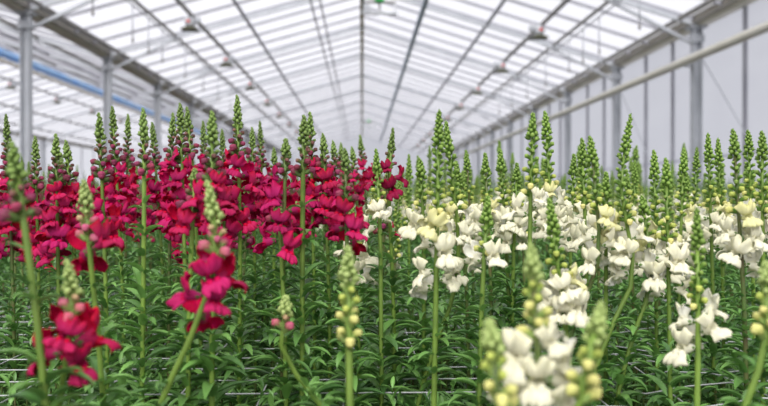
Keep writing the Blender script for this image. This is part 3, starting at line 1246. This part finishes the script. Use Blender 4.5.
def slope(xa, za, xb, zb, purlins, name, bars_from):
    """one roof slope from eave (xa,za) to ridge (xb,zb)"""
    d = Vector((xb - xa, 0, zb - za)).normalized()
    nrm = Vector((-d.z, 0, d.x))
    if nrm.z < 0:
        nrm = -nrm
    m = MB()
    t = nrm * .012
    q = [Vector((xa, Y0, za)), Vector((xb, Y0, zb)), Vector((xb, Y1, zb)), Vector((xa, Y1, za))]
    m.add(q, [(0, 1, 2, 3)])
    o = structure(name, m.mesh('roof glass', [M['roof_glass']], False))
    y = bars_from
    while y < Y1:
        fr = any(abs(y - f) < .05 for f in frames)
        b = MB()
        b.bar(Vector((xa, y, za)) - nrm * .035, Vector((xb, y, zb)) - nrm * .035, .038, .06, 0, nrm)
        structure('glazing_bar', b.mesh('glazing bar', [M['steel_bar']], False), o)
        y += 1.125
    for X, mt, w, drop in purlins:
        z = za + (zb - za) * (X - xa) / (xb - xa) - drop
        b = MB()
        b.bar((X, Y0, z), (X, Y1, z), w, w * 1.15)
        structure('purlin', b.mesh('purlin', [M[mt]], False), o)
    return o


BF = FR0 - 1.125 * 4
slope(XL, ZL, 0, ZT, [(-312 * KU, 'rail', .06, .12), (-240 * KU, 'rail', .05, .10), (-203 * KU, 'rail', .065, .12),
                      (-151 * KU, 'steel_bar', .06, .10), (-67 * KU, 'steel_bar', .04, .1),
                      (-55 * KU, 'steel_bar', .04, .1)], 'ceiling', BF)
slope(XR, ZR, 0, ZT, [(317 * KU, 'rail', .06, .12), (251 * KU, 'rail', .05, .10), (217 * KU, 'rail', .065, .12),
                      (163 * KU, 'steel_bar', .06, .10), (81 * KU, 'bluegrey', .10, .12)], 'ceiling', BF)
slope(XL, ZL, -12.8, ZT, [(-8.0, 'rail', .06, .1), (-9.6, 'steel_bar', .06, .1), (-11.2, 'rail', .06, .1)], 'ceiling', BF)
slope(-19.2, ZL, -12.8, ZT, [(-18.0, 'rail', .06, .12), (-16.4, 'rail', .07, .12), (-14.4, 'rail', .06, .12)], 'ceiling', BF)

# ridge beams
m = MB()
m.tube([(0, Y0, ZT - .10), (0, Y1, ZT - .10)], .055, 10)
o = structure('trim_1', m.mesh('ridge beam', [M['olive']]))
m = MB()
m.bar((-12.8, Y0, ZT - .08), (-12.8, Y1, ZT - .08), .1, .1)
structure('trim_2', m.mesh('ridge beam', [M['rail']], False))

# gutters: hollow channels with lips
def gutter(x, z, name, lipside):
    m = MB()
    prof = [(-.17, .10), (-.13, -.06), (-.08, -.12), (.08, -.12), (.13, -.06), (.17, .10), (.14, .10), (.10, -.04), (.06, -.09),
            (-.06, -.09), (-.10, -.04), (-.14, .10)]
    n = len(prof)
    vs = [(x + a, yy, z + b) for yy in (Y0, Y1) for a, b in prof]
    fs = [(i, (i + 1) % n, n + (i + 1) % n, n + i) for i in range(n)]
    m.add(vs, fs, 0)
    m.bar((x - .17, Y0, z + .09), (x - .17, Y1, z + .09), .05, .05, 1)
    m.bar((x + .17, Y0, z + .09), (x + .17, Y1, z + .09), .05, .05, 1)
    m.bar((x + lipside * .19, Y0, z - .05), (x + lipside * .19, Y1, z - .05), .03, .06, 1)
    return structure(name, m.mesh('gutter', [M['gutter'], M['gutter_dark']], False))


gutter(XL, ZL, 'trim_3', 1)
gutter(XR - .02, ZR, 'trim_4', -1)
gutter(-19.2, ZL, 'trim_5', 1)

# frames: posts and rafters, each a thing of its own
names = ['first', 'second', 'third', 'fourth', 'fifth', 'sixth', 'seventh', 'eighth', 'ninth', 'tenth', 'eleventh', 'twelfth', 'thirteenth']
vis = [f for f in frames if f > 13]


def post(x, y, z, w, lab):
    m = MB()
    m.box((0, 0, z / 2), (w, w * .8, z))
    r_ = empty('steel_post', (x, y, 0))
    # H profile: two flanges and a web
    s = MB()
    s.box((-w * .42, 0, z / 2), (w * .16, w, z))
    s.box((w * .42, 0, z / 2), (w * .16, w, z))
    s.box((0, 0, z / 2), (w * .7, w * .3, z))
    obj('shaft', s.mesh('post shaft', [M['steel']], False), r_)
    p = MB()
    p.box((0, 0, z - .03), (w * 1.9, w * 1.6, .03))
    p.box((0, 0, z - .25), (w * 1.35, w * 1.2, .14))
    obj('head_plate', p.mesh('post head', [M['steel']], False), r_)
    tag(r_, lab, 'post', 'steel posts under the gutters')
    return r_


def rafter(xa, za, xb, zb, y, lab):
    m = MB()
    a, b = Vector((xa, y, za)), Vector((xb, y, zb))
    m.bar(a, b, .055, .09)
    t = empty('roof_rafter', (xa, y, za))
    o = obj('beam', m.mesh('rafter', [M['steel']], False), t, Matrix.Translation((-xa, -y, -za)))
    # lower strut meeting the rafter a third of the way up
    m = MB()
    m.bar(Vector((xa, y, za - .42)), a.lerp(b, .30) - Vector((0, 0, .03)), .06, .06)
    obj('strut', m.mesh('strut', [M['steel']], False), t, Matrix.Translation((-xa, -y, -za)))
    tag(t, lab, 'rafter', 'roof rafters')
    return t


for i, f in enumerate(frames):
    if f < 12:
        for x, z in ((XL, ZL - .12), (XR - .02, ZR - .12)):
            pass
for i, f in enumerate(vis):
    w = ('nearest' if i == 0 else names[i])
    post(XL + .11, f, ZL - .12, .17, f'{w} grey steel post under the left gutter, counting from the camera')
    post(XR - .12, f, ZR - .12, .17, f'{w} grey steel post along the right wall, counting from the camera')
    if i < 8:
        post(-19.2, f, ZL - .12, .15, f'{w} grey steel post at the far side of the left neighbouring bay')
    rafter(XL, ZL - .10, 0, ZT - .12, f, f'{w} grey rafter on the left slope of the main roof, counting from the camera')
    rafter(XR - .05, ZR - .10, 0, ZT - .12, f, f'{w} grey rafter on the right slope of the main roof, counting from the camera')
    if i < 8:
        rafter(-19.2, ZL - .10, -12.8, ZT - .12, f, f'{w} grey rafter on the far slope of the neighbouring bay')
        rafter(XL, ZL - .10, -12.8, ZT - .12, f, f'{w} grey rafter on the near slope of the neighbouring bay')

# right wall: milky sheet, mullions, rails
m = MB()
XW = XR + .10
m.add([(XW, Y0, 0), (XW, Y1, 0), (XW, Y1, ZR + .1), (XW, Y0, ZR + .1)], [(0, 1, 2, 3)])
wall = structure('wall_right', m.mesh('wall sheet', [M['wall_sheet']], False))
y = FR0 - 4.5
k = 0
while y < Y1:
    if k % 3 != 0:
        b = MB()
        b.bar((XW - .05, y, 0), (XW - .05, y, ZR), .06, .06)
        structure('mullion', b.mesh('mullion', [M['steel_bar']], False), wall)
    y += 1.5
    k += 1
for z in (1.77,):
    b = MB()
    b.bar((XW - .04, Y0, z), (XW - .04, Y1, z), .03, .04)
    structure('wall_rail', b.mesh('wall rail', [M['wall_sheet']], False), wall)
# end wall and the far side of the neighbouring bay
m = MB()
m.add([(XL, Y1, 0), (XR + .1, Y1, 0), (XR + .1, Y1, ZR), (0, Y1, ZT), (XL, Y1, ZL)], [(0, 1, 2, 3, 4)])
m.add([(-19.4, Y1, 0), (XL, Y1, 0), (XL, Y1, ZL), (-12.8, Y1, ZT), (-19.4, Y1, ZL)], [(0, 1, 2, 3, 4)])
wb = structure('wall_back', m.mesh('end wall', [M['wall_sheet']], False))
for X in range(-18, 7, 3):
    b = MB()
    b.bar((X, Y1 - .05, 0), (X, Y1 - .05, 4.4), .1, .08)
    structure('mullion', b.mesh('mullion', [M['steel_bar']], False), wb)
m = MB()
m.add([(-19.5, Y0, 0), (-19.5, Y1, 0), (-19.5, Y1, ZL + .1), (-19.5, Y0, ZL + .1)], [(3, 2, 1, 0)])
wl = structure('wall_left', m.mesh('wall sheet', [M['wall_sheet']], False))
y = FR0
while y < Y1:
    b = MB()
    b.bar((-19.43, y, 0), (-19.43, y, ZL), .06, .06)
    structure('mullion', b.mesh('mullion', [M['steel_bar']], False), wl)
    y += 2.25

# pipes along the right wall
t = empty('heating_pipe', (6.2, Y0, 3.62))
m = MB()
m.tube([(0, 0, 0), (0, Y1 - Y0, 0)], .08, 14)
obj('tube', m.mesh('heating pipe', [M['pipe']]), t)
for f in vis:
    m = MB()
    yy = f - Y0
    m.bar((.0, yy, -.09), (.16, yy, -.09), .05, .03)
    m.bar((.14, yy, -.09), (.14, yy, .14), .04, .04)
    obj('bracket', m.mesh('bracket', [M['steel']], False), t)
tag(t, 'thick cream heating pipe running along the right wall on post brackets', 'pipe')
m = MB()
m.tube([(6.32, Y0, 3.75), (6.32, Y1, 3.75)], .022, 8)
o = obj('conduit', m.mesh('conduit', [M['steel']]))
tag(o, 'thin grey conduit running just above the thick cream heating pipe', 'conduit')
# bracing cables between the wall posts
for i, (ya, za, yb, zb) in enumerate(((14.2, 3.7, 11.4, 1.0), (18.7, 3.7, 15.9, 1.0))):
    m = MB()
    m.tube([(XW - .12, ya, za), (XW - .12, yb, zb)], .011, 6)
    o = obj('bracing_cable', m.mesh('cable', [M['steel']]))
    tag(o, f'thin diagonal bracing cable on the right wall, below the {names[i] if i else "nearest"} right post', 'cable', 'wall bracing cables')

# blue rolled screen under the ridge of the neighbouring bay
m = MB()
m.tube([(-12.6, Y0, 6.08), (-12.6, Y1, 6.08)], .15, 14)
o = obj('rolled_screen', m.mesh('rolled screen', [M['blue']]))
tag(o, 'bright blue rolled screen running under the ridge of the neighbouring bay at left', 'screen')
m = MB()
m.bar((-11.9, Y0, 5.55), (-11.9, Y1, 5.55), .1, .1)
o = obj('cable_tray', m.mesh('cable tray', [M['gutter']], False))
tag(o, 'grey brown tray running just below the blue rolled screen at left', 'tray')


# grow lamps
def grow_lamp(x, y, z, side, lab, grp):
    t = empty('hanging_lamp', (x, y, z))
    m = MB()                                                # housing: tapered box with cooling ribs
    vs = []
    for zz, wx, wy in ((0, .10, .11), (-.05, .12, .13), (-.20, .12, .13), (-.26, .09, .10)):
        vs += [(-wx, -wy, zz), (wx, -wy, zz), (wx, wy, zz), (-wx, wy, zz)]
    fs = [(0, 1, 2, 3), (15, 14, 13, 12)]
    for i in range(3):
        for k in range(4):
            k2 = (k + 1) % 4
            fs.append((i * 4 + k, (i + 1) * 4 + k, (i + 1) * 4 + k2, i * 4 + k2))
    m.add(vs, fs)
    for k in range(4):
        m.box((0, -.09 + k * .06, .012), (.18, .02, .03))
    obj('housing', m.mesh('lamp housing', [M['lamp_white']], False), t)
    m = MB()                                                # flared reflector, dark below
    vs = []
    for zz, wx, wy in ((-.26, .08, .09), (-.34, .20, .17), (-.37, .22, .19)):
        vs += [(-wx, -wy, zz), (wx, -wy, zz), (wx, wy, zz), (-wx, wy, zz)]
    fs = [(11, 10, 9, 8)]
    for i in range(2):
        for k in range(4):
            k2 = (k + 1) % 4
            fs.append((i * 4 + k, (i + 1) * 4 + k, (i + 1) * 4 + k2, i * 4 + k2))
    m.add(vs, fs)
    obj('reflector', m.mesh('reflector', [M['lamp_dark']], False), t)
    m = MB()
    m.box((-side * .02, -.137, -.12), (.09, .012, .08))
    obj('red_marking', m.mesh('red marking', [M['lamp_red']], False), t)
    m = MB()                                                # clamp box on the rail
    m.box((side * .2, 0, -.06), (.12, .14, .16))
    m.bar((side * .2, 0, -.03), (0, 0, -.03), .04, .04)
    m.bar((0, 0, -.04), (0, 0, .03), .05, .09)
    obj('clamp', m.mesh('clamp', [M['steel']], False), t)
    t.scale = (.88, .88, .74)
    tag(t, lab, 'lamp', grp)


for side, X, nm in ((1, -3.92, 'left'), (-1, 4.10, 'right')):
    for i in range(9):
        y = 17.2 + i * 4.65
        z = ZT + ((ZL - ZT) * X / XL if X < 0 else (ZR - ZT) * X / XR) - .195
        w = 'nearest' if i == 0 else names[i]
        grow_lamp(X, y, z, side, f'{w} grow lamp with red marking under the {nm} slope of main roof, counting from camera',
                  'grow lamps under the roof')
for i in range(5):
    y = 26.5 + i * 4.65
    w = 'nearest' if i == 0 else names[i]
    grow_lamp(-14.4, y, ZT - 1.6 * .281 - .195, 1, f'{w} small grow lamp under the roof of the left neighbouring bay', 'grow lamps under the roof')

# sprinkler drop tubes
for side, X, nm in ((-1, -4.65, 'left'), (1, 4.9, 'right')):
    zt = ZT - .281 * abs(X) if X < 0 else ZT + (ZR - ZT) * X / XR
    m = MB()
    m.tube([(X, Y0, zt - .175), (X, Y1, zt - .175)], .016, 8)
    o = obj('water_pipe', m.mesh('water pipe', [M['steel']]))
    tag(o, f'thin grey water pipe carrying the drop tubes under the {nm} slope of the main roof', 'pipe', 'water pipes under the roof')
    for i, kb in enumerate((3, 5, 6, 7, 9, 11, 13, 15)):
        y = BF + 1.125 * kb
        zt = ZT - .281 * abs(X) if X < 0 else ZT + (ZR - ZT) * X / XR
        t = empty('hanging_sprinkler', (X, y, zt - .12))
        m = MB()
        m.tube([(0, 0, -.045), (0, 0, -.85 + .12)], .013, 6)
        obj('tube', m.mesh('drop tube', [M['steel']]), t)
        m = MB()
        m.tube([(0, 0, -.72), (0, 0, -.80), (0, 0, -.83)], [.02, .028, .012], 8)
        obj('nozzle', m.mesh('nozzle', [M['rail']]), t)
        w = 'nearest' if i == 0 else names[i]
        tag(t, f'{w} thin sprinkler drop tube hanging under the {nm} roof slope, counting from the camera', 'sprinkler', 'sprinkler drop tubes')

# green topped units on hanging frames under the ridge
for i, y in enumerate((19.5, 50.0)):
    t = empty('hanging_unit', (.46, y, ZT - .24))
    m = MB()
    m.tube([(-.46, 0, -.32), (-.1, 0, -.36), (.05, 0, -.32), (.2, 0, -.36), (.46, 0, -.34)], .045, 8)
    m.bar((-.40, 0, .0), (-.40, 0, -.32), .05, .05)
    m.bar((.40, 0, -.1), (.40, 0, -.34), .05, .05)
    m.box((-.33, 0, -.24), (.16, .1, .22))
    obj('frame', m.mesh('hanging frame', [M['lamp_white']], False), t)
    m = MB()
    m.tube([(0, 0, -.03), (0, 0, -.30)], [.035, .022], 8)
    m.bar((-.42, 0, -.06), (.42, 0, -.06), .05, .05)
    obj('spindle', m.mesh('spindle', [M['rail']], False), t)
    m = MB()
    m.tube([(0, 0, .06), (0, 0, .04), (0, 0, -.02), (0, 0, -.07), (0, 0, -.09)], [.05, .11, .135, .11, .04], 14)
    obj('casing', m.mesh('green casing', [M['green_unit']]), t)
    tag(t, ['nearer', 'farther'][i] + ' green cased unit on a grey frame hanging under the main roof ridge', 'unit',
        'units hanging under the ridge')

# ------------------------------------------------------------------ light
w = bpy.data.worlds.new('overcast sky')
sc.world = w
w.use_nodes = True
nt = w.node_tree
bg = nt.nodes['Background']
tc = nt.nodes.new('ShaderNodeTexCoord')
sp = nt.nodes.new('ShaderNodeSeparateXYZ')
cr = nt.nodes.new('ShaderNodeValToRGB')
nt.links.new(tc.outputs['Generated'], sp.inputs[0])
nt.links.new(sp.outputs['Z'], cr.inputs[0])
cr.color_ramp.elements[0].position = 0.0
cr.color_ramp.elements[0].color = (.86, .87, .92, 1)
cr.color_ramp.elements[1].position = .6
cr.color_ramp.elements[1].color = (1.0, 1.0, 1.02, 1)
nt.links.new(cr.outputs[0], bg.inputs['Color'])
bg.inputs['Strength'].default_value = 0.80
sd = bpy.data.lights.new('sun', 'SUN')
sd.energy = 4.4
sd.angle = math.radians(50)
sd.color = (1.0, .98, .94)
so = bpy.data.objects.new('sun', sd)
COL.objects.link(so)
so.rotation_euler = (math.radians(42), math.radians(-12), 0)
so.location = (0, -3, 12)

sc.view_settings.view_transform = 'Standard'
sc.view_settings.look = 'None'
sc.view_settings.gamma = 1.0
sc.view_settings.exposure = 0.22
sc.view_settings.use_curve_mapping = False
sc.cycles.use_denoising = True
sc.cycles.max_bounces = 8
sc.cycles.transparent_max_bounces = 16
